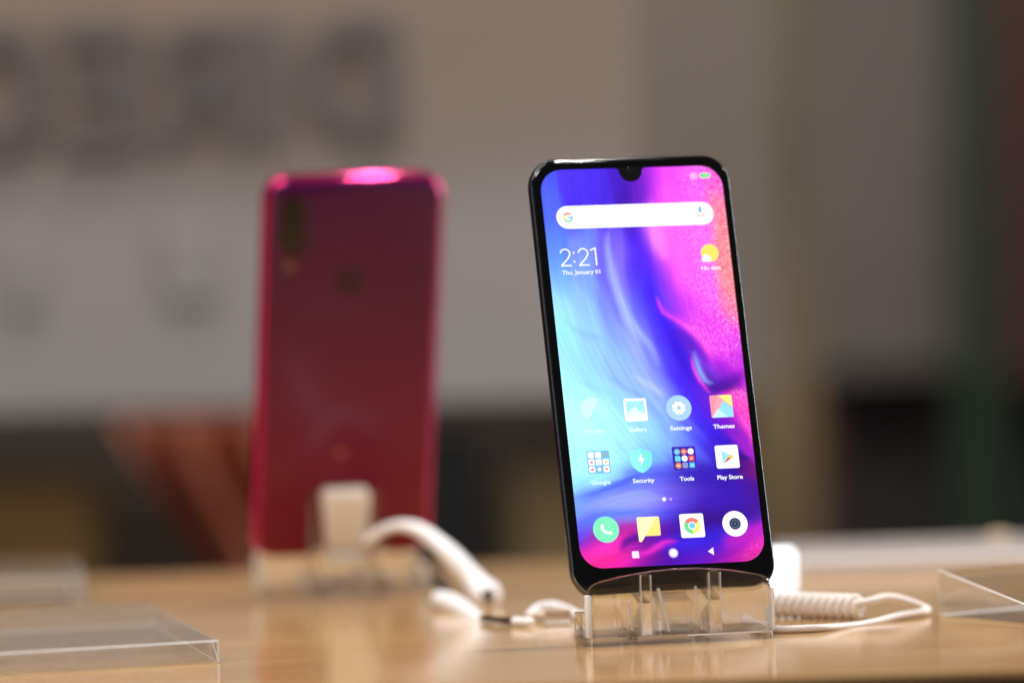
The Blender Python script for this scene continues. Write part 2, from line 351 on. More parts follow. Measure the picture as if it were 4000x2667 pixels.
PAL = [  # u, v (mm on the screen), sRGB
 (-31,70,70,80,228),(-31,64,90,110,240),(-22,68,82,55,232),(-12,68,78,48,228),(-4,68,74,32,195),(2,66,80,30,185),(5,70,130,35,205),(8,68,205,60,228),(14,68,232,75,238),(22,68,246,80,236),(31,68,240,72,205),
 (-31,56,82,100,238),(-20,58,75,48,228),(-10,58,78,40,215),(-2,58,74,26,175),(3,60,110,30,190),(7,58,215,70,235),(14,58,255,95,245),(22,57,252,92,240),(26,50,250,95,225),(31,56,248,110,160),
 (-31,48,95,130,242),(-18,48,110,130,245),(-8,48,110,80,240),(0,48,78,38,215),(5,48,150,60,235),(9,48,248,105,245),(18,48,250,100,245),(31,48,255,125,150),
 (-31,40,100,145,245),(-20,42,125,148,248),(-11,42,122,100,245),(-7,42,140,120,248),(-2,40,82,45,238),(3,41,100,45,240),(8,40,235,95,245),(15,40,250,100,248),(24,40,252,100,238),(31,40,255,110,140),
 (-31,32,125,178,250),(-20,32,130,165,250),(-13,32,118,118,248),(-8,32,150,140,252),(-3,32,85,55,240),(3,32,78,42,240),(8,32,150,55,238),(13,32,245,85,245),(22,32,250,88,240),(31,31,255,120,150),
 (-31,22,160,218,255),(-22,22,150,195,255),(-13,22,125,140,250),(-8,22,150,160,255),(-3,22,95,90,248),(2,22,78,48,242),(6,22,88,62,250),(10,22,165,60,235),(15,22,205,65,235),(22,22,235,70,230),(31,20,255,105,160),
 (-31,12,158,228,255),(-22,12,155,205,255),(-12,12,135,160,252),(-6,12,165,185,255),(-1,12,110,115,252),(4,12,78,45,245),(9,12,75,35,235),(13,13,190,60,225),(17,12,240,75,225),(23,12,220,60,225),(31,10,232,60,225),
 (-31,3,160,225,255),(-22,3,155,208,255),(-12,3,148,190,253),(-5,3,155,175,255),(1,3,115,125,250),(6,3,85,68,245),(11,3,68,30,228),(16,4,130,50,215),(20,3,230,65,228),(26,3,215,55,222),(32,2,190,45,215),
 (-31,-6,172,242,255),(-22,-6,158,218,252),(-12,-5,150,188,252),(-4,-6,155,180,255),(3,-6,130,145,252),(9,-6,72,42,238),(14,-5,80,35,230),(17.3,-4,225,60,215),(19.5,-5,130,140,240),(22,-7,70,50,215),(27,-5,110,20,205),(32,-4,200,45,215),
 (-31,-15,182,252,255),(-22,-14,178,240,255),(-12,-14,158,212,252),(-4,-14,150,192,252),(3,-13,145,172,252),(8,-12,105,105,245),(13,-13,72,38,235),(18.5,-11,200,45,210),(21,-12,85,55,220),(26,-10,120,25,205),(30,-12,248,70,190),(26,-15,235,60,190),(32,-18,245,75,180),
 (-31,-24,180,255,255),(-22,-24,178,248,255),(-12,-24,165,228,252),(-4,-24,152,212,250),(4,-24,138,182,248),(10,-22,100,110,245),(16,-22,70,42,230),(21,-20,110,30,210),(26,-21,90,20,200),(29,-20,190,40,190),(32,-24,225,55,185),
 (-31,-33,172,248,255),(-22,-33,172,240,255),(-12,-33,160,225,252),(-3,-33,145,205,250),(5,-32,125,165,246),(11,-31,95,110,240),(17,-31,75,60,230),(24,-29,55,25,210),(29,-29,150,35,195),(32,-33,170,35,190),
 (-31,-42,152,222,252),(-22,-42,150,212,250),(-14,-41,120,160,242),(-7,-39,92,105,232),(0,-38,88,90,230),(8,-40,78,65,228),(15,-39,72,45,220),(22,-37,55,25,190),(28,-37,60,10,140),(32,-40,165,25,150),
 (-31,-47,120,155,240),(-24,-46,85,105,228),(-16,-45,90,100,228),(-8,-46,125,130,240),(0,-46,125,110,235),(7,-46,100,75,230),(15,-46,95,60,232),(23,-46,70,25,195),(31,-45,90,20,165),
 (-31,-52,125,165,248),(-24,-51,135,160,248),(-16,-50,150,160,250),(-8,-50,150,145,245),(0,-50,120,95,232),(8,-51,85,55,225),(16,-52,80,35,195),(24,-51,62,22,190),(31,-52,85,20,175),
 (-31,-56,95,95,240),(-24,-56,110,150,250),(-16,-55,125,155,250),(-8,-55,95,120,242),(0,-55,80,70,225),(8,-56,66,20,160),(16,-56,58,14,145),(24,-57,60,25,185),(31,-57,90,30,190),
 (-31,-60,110,50,215),(-26,-60,150,35,180),(-19,-59,200,35,150),(-12,-59,215,35,150),(-5,-60,120,20,150),(2,-60,66,16,165),(9,-61,60,25,190),(17,-62,58,40,215),(24,-63,90,30,200),(31,-62,190,35,195),
 (-31,-66,235,40,160),(-24,-65,255,55,200),(-16,-64,250,45,180),(-11,-65,110,22,150),(-7,-64,80,20,165),(0,-65,68,35,215),(8,-66,64,42,225),(16,-66,70,30,210),(23,-67,150,25,195),(31,-67,225,35,195),
 (-28,-71,248,45,140),(-20,-70,240,35,160),(-14,-69,225,35,180),(-8,-70,120,15,150),(-2,-71,72,14,165),(6,-71,90,20,185),(14,-71,120,20,185),(22,-71,165,22,170),(29,-70,215,30,150)]
PALA = np.array(PAL, float)
PALA[(PALA[:, 0] > 6) & (PALA[:, 1] < -33) & (PALA[:, 1] > -60), 2:] *= 0.86
def lin_np(c):
    c = c / 255; return np.where(c <= 0.04045, c / 12.92, ((c + 0.055) / 1.055) ** 2.4)
RIBBONS = [  # centre line in mm, colour, half width, strength
 ([(-12.4, 49.3), (-13.9, 40.7), (-13.7, 33.4), (-12.1, 26.2), (-10.2, 17.4), (-4.7, 6.7)], (105, 95, 240), 1.0, 0.55),
 ([(-10.2, 50.2), (-11.2, 43.0), (-10.4, 33.3), (-8.6, 23.6), (-5.7, 15.3), (-0.3, 7.5), (3.0, -1.3)], (172, 190, 255), 1.1, 0.75),
 ([(-6.4, 46), (-7.2, 33.3), (-5.2, 23.6), (-2.2, 15.3), (2.3, 7.5)], (120, 110, 250), 0.7, 0.5),
 ([(1.5, 33), (2.2, 26), (4.4, 20), (7, 12)], (60, 30, 245), 1.6, 0.6),
 ([(-8.0, -3.2), (-2.2, -7.2), (3.5, -12.2)], (185, 205, 255), 0.9, 0.7),
 ([(-31.7, 17.7), (-24.7, 12.2), (-16.9, 9.5), (-8.0, 3.0), (-1.3, -1.1)], (140, 185, 240), 0.9, 0.6),
 ([(-32, -2), (-24.7, -6), (-17, -9.5), (-10.0, -15.0), (-6.3, -20.1)], (150, 205, 245), 0.9, 0.4),
 ([(-16.0, -2.8), (-11.8, -7.3), (-6.9, -10.8), (-1.0, -17.3), (1.9, -21.7), (2.5, -30)], (128, 160, 240), 0.9, 0.6),
 ([(4.1, 25.1), (6.3, 19.2), (11.6, 15.7), (17.0, 11.6), (21.1, 5.7), (23.9, 1.3)], (255, 85, 225), 0.9, 0.85),
 ([(4.6, 21.7), (10.4, 17.2), (16.2, 13.6)], (160, 50, 230), 0.6, 0.6),
 ([(10.6, 12.7), (15.4, 9.2), (19.2, 3.6), (22.2, -1.5)], (110, 35, 215), 0.9, 0.7),
 ([(19.5, -2.3), (21.1, -5.3), (23.7, -7.8), (28.6, -6.5), (32.8, -3.8)], (100, 20, 180), 1.6, 0.7),
 ([(3, 62), (2.2, 54), (2.5, 46), (4, 36)], (120, 35, 215), 0.9, 0.5),
 ([(6.5, 60), (6.3, 52), (7.5, 44), (10, 38)], (255, 140, 252), 2.4, 0.75),
 ([(10, 66), (16, 62), (20, 56)], (235, 85, 245), 3.0, 0.6),
 ([(13, 48), (17, 38), (22, 28), (27, 18)], (248, 92, 246), 4.5, 0.7),
 ([(32, 60), (33, 45), (33, 30), (33, 18)], (255, 130, 135), 2.6, 0.7),
 ([(22, 14), (26, 8), (30, 2)], (236, 62, 228), 3.5, 0.7),
 ([(4, 20), (9, 11), (12, 3), (14.5, -4), (18, -12), (23, -20)], (54, 24, 208), 2.6, 0.8),
 ([(10, 14), (14.5, 8), (18.5, 2), (21, -4)], (72, 22, 190), 1.6, 0.75),
 ([(18.5, -1), (20.5, -7.5), (23.7, -9.8), (28.6, -8.2), (34, -3.5)], (66, 14, 150), 2.1, 0.92),
 ([(21, -15), (24.5, -14.3), (28.5, -13.2), (34, -11)], (250, 62, 190), 1.8, 0.92),
 ([(29, -14), (32, -19), (33, -26)], (244, 60, 185), 1.8, 0.85),
 ([(6, -38), (14, -42), (24, -44), (33, -46)], (58, 22, 175), 3.0, 0.7),
 ([(10, -49), (19, -50), (31, -50)], (64, 24, 185), 3.6, 0.65),
 ([(8, -62), (15, -64), (20, -62)], (56, 32, 200), 2.5, 0.6),
 ([(2, -30), (-6, -35), (-14, -36)], (120, 190, 246), 2.0, 0.5),
 ([(16, -28), (22, -31), (28, -34)], (62, 26, 205), 2.4, 0.6),
 ([(4, -57), (12, -58), (22, -55.5), (30, -54)], (58, 14, 140), 2.4, 0.75),
 ([(-30, -50.5), (-20, -48.8), (-9, -48.2), (0, -48.8)], (152, 165, 250), 1.9, 0.75),
 ([(-30, -40), (-22, -40), (-14, -37)], (165, 232, 254), 2.6, 0.6),
 ([(18, -67), (25, -64), (33, -61)], (196, 32, 190), 2.2, 0.75),
 ([(-31, -62), (-24, -60), (-14, -58.5), (-6, -59.5)], (170, 28, 150), 1.6, 0.6),
 ([(15.5, 3.5), (15.5, -0.8), (16.3, -4.6), (17.9, -8.0), (20.3, -11.5)], (235, 70, 215), 0.55, 0.95),
 ([(16.4, 4.9), (17.2, 1.0), (17.9, -3.7), (19.5, -6.6), (21.7, -7.9)], (140, 160, 245), 0.8, 0.95),
 ([(28.8, -17.1), (31.1, -21.9), (33.1, -25.8), (33.1, -31.6)], (240, 70, 215), 0.7, 0.7),
 ([(25.6, -32.2), (28.7, -34.7), (33.3, -36.1)], (40, 10, 130), 0.7, 0.8),
 ([(-32.3, -47.2), (-23.0, -44.3), (-13.2, -41.4), (-7.2, -38.9)], (70, 80, 220), 0.9, 0.75),
 ([(-32.8, -50.9), (-21.0, -47.7), (-9.0, -45.9), (-4.3, -47.0)], (150, 165, 245), 1.0, 0.6),
 ([(-33.2, -58.9), (-26.5, -54.1), (-14.5, -53.2), (-7.3, -52.6)], (85, 120, 250), 1.0, 0.7),
 ([(-18.9, -67.1), (-16.7, -63.9), (-12.7, -62.2), (-6.0, -61.6)], (70, 15, 150), 1.3, 0.9),
 ([(-15.4, -69.1), (-9.0, -67.6), (-2.5, -64.6), (2.3, -64.3)], (235, 45, 200), 0.8, 0.8),
]
def wallpaper(u, v):
    # streamline coordinate: upright streaks above that sweep to the lower right, then rising streaks below
    g = np.where(v < 40, 24 * ((40 - v) / 68) ** 2, 0)
    psi = u - g
    wl = 1 / (1 + np.exp((v + 0.25 * u + 36) / 2.5))
    psi2 = v - 0.32 * u + 4 * np.sin(u / 14)
    s1 = fbm(psi * 0.16 + 40, v * 0.028 + 9, 3, 5); s2 = fbm(psi2 * 0.22 + 70, u * 0.035 + 30, 11, 5)
    f1 = fbm(psi * 0.55 + 20, v * 0.035 + 50, 21, 4); f2 = fbm(psi2 * 0.6 + 20, u * 0.04 + 50, 31, 4)
    sw = fbm(u * 0.06 + 5, v * 0.06 + 8, 41, 3)
    du = (1 - wl) * (1.6 * s1 + 0.3 * f1) + 0.9 * sw
    dv = wl * (1.6 * s2 + 0.5 * f2) + 0.9 * sw
    U = u + du; V = v + dv
    gg = lambda vv: np.where(vv < 40, 24 * ((40 - vv) / 68) ** 2, 0)
    PS = U - gg(V); P2 = V - 0.32 * U + 4 * np.sin(U / 14)
    pu, pv = PALA[:, 0], PALA[:, 1]; ps = pu - gg(pv); p2 = pv - 0.32 * pu + 4 * np.sin(pu / 14)
    dA = ((PS[:, None] - ps) / 2.3) ** 2 + ((V[:, None] - pv) / 4.6) ** 2
    dB = ((P2[:, None] - p2) / 2.3) ** 2 + ((U[:, None] - pu) / 4.6) ** 2
    d2 = dA * (1 - wl)[:, None] + dB * wl[:, None]
    w = np.exp(-0.5 * d2) + 1e-4 / (1 + d2) ** 2
    col = lin_np((w @ PALA[:, 2:]) / w.sum(1)[:, None])
    for pts, c, wd, al in RIBBONS:
        P = np.array(catmull([(a, b, 0) for a, b in pts], 24))[:, :2]; m = len(P)
        uu = u + 0.5 * f1 + 0.8 * sw; vv = v + 0.5 * f2 + 0.8 * sw
        d = (uu[:, None] - P[:, 0]) ** 2 + (vv[:, None] - P[:, 1]) ** 2
        k = d.argmin(1); dd = d[np.arange(len(u)), k]
        tp = np.sin(np.pi * (k + 0.5) / m) ** 0.6
        a = al * tp * np.exp(-dd / (2 * (wd * (0.45 + 0.55 * tp)) ** 2))
        col = col * (1 - a)[:, None] + a[:, None] * np.array(lin(c))
    # fine streaks
    vein = np.clip(fbm(psi * 0.7 + 3, v * 0.03, 51, 4) * (1 - wl) + fbm(psi2 * 0.7 + 3, u * 0.045, 61, 4) * wl, -1, 1)
    col = col * (1 + 0.1 * vein)[:, None]
    vein2 = np.clip(fbm(psi * 1.8 + 13, v * 0.05 + 3, 71, 3) * (1 - wl) + fbm(psi2 * 1.8 + 13, u * 0.06 + 3, 81, 3) * wl, -1, 1)
    col = col * (1 + 0.12 * vein2)[:, None]
    # glitter grain in the pink paint
    pink = np.clip((col[:, 0] - col[:, 2] * 0.55 - 0.12) * 3, 0, 1) * np.clip((v + 25) / 20, 0.25, 1)
    gr = rng.random(len(u))
    edge = np.clip((u - 8) / 25, 0.1, 1)
    col = col + (pink * edge * (np.clip(gr - 0.55, 0, 1) * 1.5))[:, None] * np.array([0.35, 0.62, 0.55])
    col = col * (1 - pink * edge * 0.22 * (rng.random(len(u)) < 0.3))[:, None]
    return np.clip(1.14 * np.clip(col, 0, 2) ** 1.08, 0, 1.25)

def colour_mesh(me, cols):
    ca = me.color_attributes.new('Col', 'FLOAT_COLOR', 'POINT')
    a = np.ones((len(me.vertices), 4), dtype=np.float32); a[:, :3] = cols
    ca.data.foreach_set('color', a.ravel())
def make_screen():
    HW, HH, RC = 33.55, 72.65, 8.1
    nv, nu = 470, 217
    tt = np.linspace(-1, 1, nv); v = HH * np.sign(tt) * (1 - (1 - np.abs(tt)) ** 1.15)
    over = np.clip(np.abs(v) - (HH - RC), 0, RC)
    hw = HW - RC + np.sqrt(np.maximum(RC ** 2 - over ** 2, 0)); hw = np.maximum(hw, HW - RC)
    s = np.linspace(-1, 1, nu)
    U = (hw[:, None] * s[None, :]).ravel(); V = np.repeat(v, nu)
    co = np.stack([U * 0.001, V * 0.001, np.full_like(U, 0.00012)], 1)
    idx = np.arange(nv * nu).reshape(nv, nu)
    f = np.stack([idx[:-1, :-1], idx[:-1, 1:], idx[1:, 1:], idx[1:, :-1]], -1).reshape(-1, 4)
    me = bpy.data.meshes.new('screen'); me.from_pydata(co.tolist(), [], f.tolist())
    C = np.concatenate([wallpaper(U[i:i + 8000], V[i:i + 8000]) for i in range(0, len(U), 8000)])
    colour_mesh(me, C)
    return link('screen', me, M_screen, phone)
screen = make_screen()

class Flat:
    """flat coloured shapes in mm on the screen, layered a little above each other"""
    def __init__(s): s.v = []; s.f = []; s.c = []
    def poly(s, pts, col, layer=1):
        i = len(s.v); z = 0.12 + 0.035 * layer
        s.v += [(x * 0.001, y * 0.001, z * 0.001) for x, y in pts]; s.f.append(list(range(i, i + len(pts)))); s.c += [lin(col)] * len(pts)
    def circle(s, x, y, r, col, layer=1, n=28, ry=None, a0=0, a1=360):
        ry = ry or r
        s.poly([(x + r * math.cos(R(a0 + (a1 - a0) * k / n)), y + ry * math.sin(R(a0 + (a1 - a0) * k / n))) for k in range(n if a1 - a0 == 360 else n + 1)], col, layer)
    def ring(s, x, y, r0, r1, a0, a1, col, layer=1, n=16):
        for k in range(n):
            b0 = R(a0 + (a1 - a0) * k / n); b1 = R(a0 + (a1 - a0) * (k + 1) / n)
            s.poly([(x + r0 * math.cos(b0), y + r0 * math.sin(b0)), (x + r1 * math.cos(b0), y + r1 * math.sin(b0)), (x + r1 * math.cos(b1), y + r1 * math.sin(b1)), (x + r0 * math.cos(b1), y + r0 * math.sin(b1))], col, layer)
    def rect(s, x0, x1, y0, y1, col, layer=1, r=0.6):
        pts = []
        for cx, cy, a in ((x1 - r, y1 - r, 0), (x0 + r, y1 - r, 90), (x0 + r, y0 + r, 180), (x1 - r, y0 + r, 270)):
            for k in range(7): pts.append((cx + r * math.cos(R(a + 15 * k)), cy + r * math.sin(R(a + 15 * k))))
        s.poly(pts, col, layer)
    def stroke(s, P, w, col, layer=1):
        """joined line of constant width"""
        n = len(P); L = []; Rr = []
        for i in range(n):
            a = Vector(P[max(i - 1, 0)]); b = Vector(P[min(i + 1, n - 1)]); t = (b - a).normalized(); nn = Vector((-t.y, t.x)) * w / 2
            L.append((P[i][0] + nn.x, P[i][1] + nn.y)); Rr.append((P[i][0] - nn.x, P[i][1] - nn.y))
        for i in range(n - 1): s.poly([L[i], L[i + 1], Rr[i + 1], Rr[i]], col, layer)
    def text(s, txt, x, y, size, col, layer=1, bold=0.0, align='CENTER', width=None):
        c = bpy.data.curves.new('t', 'FONT'); c.body = txt; c.size = size; c.align_x = align; c.offset = bold; c.resolution_u = 3
        o = bpy.data.objects.new('t', c); scene.collection.objects.link(o); bpy.context.view_layer.update()
        me = o.to_mesh(); co = [(p.co.x, p.co.y) for p in me.vertices]; fs = [list(q.vertices) for q in me.polygons]
        sx = 1.0
        if width: 
            w = max(a for a, _ in co) - min(a for a, _ in co); sx = width / w
        i = len(s.v); z = 0.12 + 0.035 * layer
        s.v += [((x + a * sx) * 0.001, (y + b) * 0.001, z * 0.001) for a, b in co]; s.f += [[i + k for k in q] for q in fs]; s.c += [lin(col)] * len(co)
        o.to_mesh_clear(); bpy.data.objects.remove(o); bpy.data.curves.remove(c)
    def build(s, name, parent, label=None):
        me = bpy.data.meshes.new(name); me.from_pydata(s.v, [], s.f); colour_mesh(me, np.array(s.c))
        o = link(name, me, M_icon, parent)
        if label: o['label'] = label
        return o
Wt = (255, 255, 255)
# search bar with coloured letter G and microphone
F = Flat(); F.rect(-29, 29, 50.75, 59.2, Wt, 1, 4.2)
gx, gy = -24.75, 54.95
F.ring(gx, gy, 1.15, 1.8, 40, 150, (240, 110, 100), 2); F.ring(gx, gy, 1.15, 1.8, 150, 205, (255, 225, 90), 2); F.ring(gx, gy, 1.15, 1.8, 205, 305, (120, 225, 150), 2); F.ring(gx, gy, 1.15, 1.8, 305, 360, (120, 200, 245), 2)
F.rect(gx, gx + 1.8, gy - 0.35, gy + 0.3, (120, 200, 245), 3, 0.05)
F.rect(23.55, 24.65, 55.2, 57.5, (95, 185, 235), 2, 0.5); F.ring(24.1, 55.4, 1.25, 1.6, 185, 355, (240, 130, 130), 2); F.rect(23.98, 24.22, 53.2, 54.0, (150, 220, 180), 2, 0.05)
F.build('search_bar', screen)
# clock: thin figures 2:21
def two(F, x, y, h, w, t):
    P = [(x + w * 0.03, y + h * 0.78)]
    for k in range(0, 13): a = R(170 - k * 16.5); P.append((x + w * 0.5 + w * 0.44 * math.cos(a), y + h * 0.72 + h * 0.25 * math.sin(a)))
    P += [(x + w * 0.70, y + h * 0.42), (x + w * 0.06, y + t * 0.5)]
    F.stroke(P, t, Wt, 1); F.stroke([(x + w * 0.02, y + t * 0.5), (x + w, y + t * 0.5)], t, Wt, 1)
F = Flat(); y0, h = 37.0, 6.5
two(F, -29.2, y0, h, 3.9, 0.5); F.circle(-24.1, y0 + 1.6, 0.36, Wt); F.circle(-24.1, y0 + 4.9, 0.36, Wt)
two(F, -22.6, y0, h, 3.9, 0.5); F.stroke([(-18.0, y0 + h * 0.86), (-15.9, y0 + h)], 0.5, Wt); F.stroke([(-16.1, y0), (-16.1, y0 + h)], 0.5, Wt)
F.build('clock_figures', screen)
F = Flat(); F.text('Thu, January 01', -29.1, 34.0, 2.15, Wt, 1, 0.035, 'LEFT', 14.0); F.build('date_text', screen)
F = Flat(); F.circle(25.9, 40.2, 3.3, (255, 228, 105), 1); F.circle(24.2, 38.4, 1.3, Wt, 2); F.circle(25.3, 38.0, 0.95, Wt, 2); F.circle(23.5, 37.9, 0.85, Wt, 2); F.rect(23.3, 25.7, 37.05, 38.0, Wt, 3, 0.3)
F.build('weather_icon', screen)
F = Flat(); F.text('No data', 25.7, 34.0, 2.05, Wt, 1, 0.03, 'CENTER', 7.2); F.build('icon_label', screen)
# status signs
F = Flat()
P = [(22.1, 70.0), (22.9, 70.2), (24.25, 70.2), (24.25, 67.9), (22.1, 67.9), (22.1, 69.6), (22.7, 70.2)]
F.stroke([(22.1, 67.95), (24.25, 67.95), (24.25, 70.1), (22.9, 70.1), (22.1, 69.3), (22.1, 67.95)], 0.24, Wt, 1)
F.stroke([(22.75, 68.5), (23.65, 69.5)], 0.22, Wt, 1); F.stroke([(22.75, 69.5), (23.65, 68.5)], 0.22, Wt, 1)
F.build('sim_sign', screen)
F = Flat(); F.rect(25.3, 29.45, 68.0, 70.0, (225, 255, 235), 1, 0.95); F.rect(25.55, 29.2, 68.25, 69.75, (90, 205, 110), 2, 0.72); F.text('100', 27.35, 68.55, 1.25, (190, 255, 200), 3, 0.03, 'CENTER', 2.1)
F.build('battery_sign', screen)
CX = (-23.3, -7.8, 8.0, 23.68); A, B, D = -16.2, -34.6, -58.9
# browser (almost washed out), gallery, settings, themes
F = Flat(); F.poly([(CX[0] + 4.3 * math.cos(R(a)), A + 0.8 + 4.3 * math.sin(R(a))) for a in range(50, 250, 10)], (208, 253, 255), 2)
F.build('app_icon', screen, 'pale washed-out round browser icon')
F = Flat(); x = CX[1]; F.rect(x - 4.15, x + 4.1, A - 4.2, A + 4.1, Wt, 1, 0.8); F.rect(x - 3.3, x + 3.3, A - 2.2, A + 3.2, (165, 232, 246), 2, 0.2)
F.poly([(x - 3.3, A - 2.2), (x - 3.3, A - 1.2), (x - 1.5, A + 0.6), (x - 0.3, A - 0.4), (x + 0.0, A - 0.2), (x + 1.6, A - 0.4), (x + 3.3, A - 1.4), (x + 3.3, A - 2.2)], (215, 250, 252), 3)
F.poly([(x - 2.6, A - 2.2), (x - 0.2, A + 1.2), (x + 2.2, A - 2.2)], (225, 252, 255), 4)
F.build('app_icon', screen, 'white framed gallery icon with pale mountains')
F = Flat(); x = CX[2]; F.circle(x, A, 4.65, (170, 208, 248), 1)
for k in range(8):
    a = R(22.5 + 45 * k); F.circle(x + 1.75 * math.cos(a), A + 1.75 * math.sin(a), 0.72, Wt, 2, 14)
F.circle(x, A, 1.95, Wt, 3); F.circle(x, A, 0.75, (160, 200, 245), 4, 16)
F.build('app_icon', screen, 'light blue round settings icon with white gear')
F = Flat(); x = CX[3]; c = 4.05; F.rect(x - c, x + c, A - c, A + c, (255, 150, 170), 1, 0.5)
F.poly([(x - 1.0, A + c), (x + c - 0.3, A + c), (x + c, A + c - 0.3), (x + c, A - 0.3)], (255, 250, 130), 2); F.poly([(x - 1.0, A + c), (x + 1.0, A + 1.9), (x - c, A - c)], (255, 165, 178), 2)
F.poly([(x + 0.9, A + 1.9), (x + c, A - 0.6), (x + c, A - c), (x + 1.9, A - c), (x - 1.2, A - 0.9)], (150, 222, 252), 3); F.poly([(x - 1.3, A - 0.9), (x + 2.0, A - c), (x - c + 0.2, A - c)], (200, 250, 255), 4)
F.build('app_icon', screen, 'square icon of pink, yellow and blue triangles')
# folder, security, folder, store
F = Flat(); x = CX[0]; F.rect(x - 4.1, x + 4.1, B - 4.1, B + 4.1, (120, 190, 230), 1, 0.4)
for i in range(3):
    for j in range(3):
        px, py = x - 2.6 + 2.6 * i, B + 2.6 - 2.6 * j
        if (i, j) == (2, 0): F.poly([(px - .8, py - .7), (px, py + .9), (px + .2, py)], (120, 205, 130), 2); F.poly([(px, py + .9), (px + .9, py - .8), (px + .1, py - .1)], (235, 110, 90), 3); continue
        if (i, j) == (1, 2): F.circle(px, py, 0.75, (235, 240, 250), 2, 16); continue
        F.rect(px - 1.1, px + 1.1, py - 1.1, py + 1.1, (250, 253, 255), 2, 0.3)
        cc = {(0, 1): (240, 90, 90), (0, 2): (225, 60, 80), (2, 2): (235, 110, 100), (2, 1): (250, 190, 120), (1, 1): (190, 225, 240)}.get((i, j))
        if cc: F.rect(px - 0.5, px + 0.5, py - 0.3, py + 0.3, cc, 3, 0.1)
F.build('folder_icon', screen, 'pale blue folder icon of white tiles')
F = Flat(); x = CX[1]
sh = [(0, 4.5), (2.0, 3.6), (3.9, 3.2), (4.1, 2.6), (4.0, -0.5), (3.2, -2.3), (1.5, -3.9), (0, -4.6), (-1.5, -3.9), (-3.2, -2.3), (-4.0, -0.5), (-4.1, 2.6), (-3.9, 3.2), (-2.0, 3.6)]
F.poly([(x + a, B + b) for a, b in sh], (145, 245, 235), 1); F.poly([(x + a, B + b) for a, b in sh[:8]], (125, 232, 228), 2)
F.poly([(x + 0.3, B + 2.5), (x - 1.1, B - 0.1), (x - 0.1, B - 0.1), (x - 0.3, B - 1.9), (x + 1.2, B + 0.7), (x + 0.25, B + 0.7)], Wt, 3)
F.build('app_icon', screen, 'turquoise shield icon with white bolt')
F = Flat(); x = CX[2]; F.rect(x - 4.35, x + 4.35, B - 4.4, B + 4.4, (88, 70, 215), 1, 0.5); F.rect(x - 4.2, x + 4.2, B - 4.2, B + 4.25, (52, 38, 175), 2, 0.45)
cols = {(0, 0): (110, 190, 220), (1, 0): (248, 110, 90), (2, 0): Wt, (0, 1): (110, 215, 240), (1, 1): Wt, (2, 1): (245, 85, 85), (0, 2): (255, 130, 70), (1, 2): (150, 150, 215), (2, 2): (80, 195, 245)}
for (i, j), cc in cols.items():
    px, py = x - 2.5 + 2.5 * i, B + 2.5 - 2.5 * j
    if j == 0 or (i, j) in ((1, 1), (0, 2)): F.circle(px, py, 1.12, cc, 3, 20)
    else: F.rect(px - 0.98, px + 0.98, py - 0.98, py + 0.98, cc, 3, 0.2)
    dc = {(1, 0): (255, 220, 190), (2, 1): (255, 220, 220), (0, 2): (255, 235, 200), (0, 0): (160, 225, 245), (1, 1): (215, 215, 245), (2, 2): (180, 235, 255)}.get((i, j))
    if dc: F.rect(px - 0.5, px + 0.5, py - 0.3, py + 0.25, dc, 4, 0.1)
F.build('folder_icon', screen, 'dark blue folder icon of coloured dots')
F = Flat(); x = CX[3]; F.rect(x - 4.25, x + 4.2, B - 4.2, B + 4.2, Wt, 1, 0.7)
F.poly([(x - 2.0, B + 2.3), (x + 0.9, B + 0.6), (x + 0.1, B - 0.3), (x - 1.9, B - 2.2)], (150, 228, 238), 2)
F.poly([(x + 0.9, B + 0.75), (x + 2.4, B - 0.05), (x + 1.2, B - 0.8), (x + 0.1, B - 0.1)], (252, 200, 80), 3); F.poly([(x + 1.3, B - 0.75), (x + 0.2, B - 0.25), (x - 1.9, B - 2.6)], (225, 75, 90), 4)
F.build('app_icon', screen, 'white square icon with coloured play triangle')
# dock: phone, message, browser wheel, camera
F = Flat(); x = CX[0]; F.circle(x, D, 4.7, (130, 240, 190), 1, 40)
F.stroke([(x + 1.5 * 1.9 * math.cos(R(a)) - 0 + 1.35, D + 1.5 * 1.9 * math.sin(R(a)) + 1.5) for a in range(188, 264, 8)], 0.95, Wt, 2)
F.circle(x - 1.25, D + 1.35, 0.62, Wt, 2, 14); F.circle(x + 1.5, D - 1.25, 0.62, Wt, 2, 14)
F.build('app_icon', screen, 'mint green round icon with white handset')
F = Flat(); x = CX[1]; F.rect(x - 4.1, x + 4.1, D - 3.0, D + 3.9, (255, 232, 130), 1, 0.6); F.poly([(x - 4.1, D + 3.3), (x - 3.6, D + 3.9), (x + 3.4, D + 3.9), (x - 3.0, D - 4.9), (x - 3.4, D - 5.1), (x - 4.0, D - 4.8)], (255, 250, 190), 2)
F.build('app_icon', screen, 'yellow speech bubble message icon')
F = Flat(); x = CX[2]; F.rect(x - 4.35, x + 4.35, D - 4.3, D + 4.3, Wt, 1, 0.7)
F.ring(x, D, 1.25, 2.9, 32, 150, (242, 125, 118), 2); F.ring(x, D, 1.25, 2.9, 150, 270, (110, 222, 150), 2); F.ring(x, D, 1.25, 2.9, 270, 392, (255, 235, 120), 2)
F.circle(x, D, 1.45, (245, 250, 255), 3); F.circle(x, D, 1.1, (125, 205, 238), 4, 20)
F.build('app_icon', screen, 'white square icon with red, green and yellow ring')
F = Flat(); x = CX[3]; F.circle(x, D, 4.6, Wt, 1, 40); F.circle(x, D, 2.1, (40, 48, 68), 2); F.ring(x, D, 1.05, 1.55, 0, 360, (85, 98, 130), 3, 24); F.circle(x, D, 0.45, (90, 110, 150), 4, 14)
F.build('app_icon', screen, 'white round camera icon with dark lens')
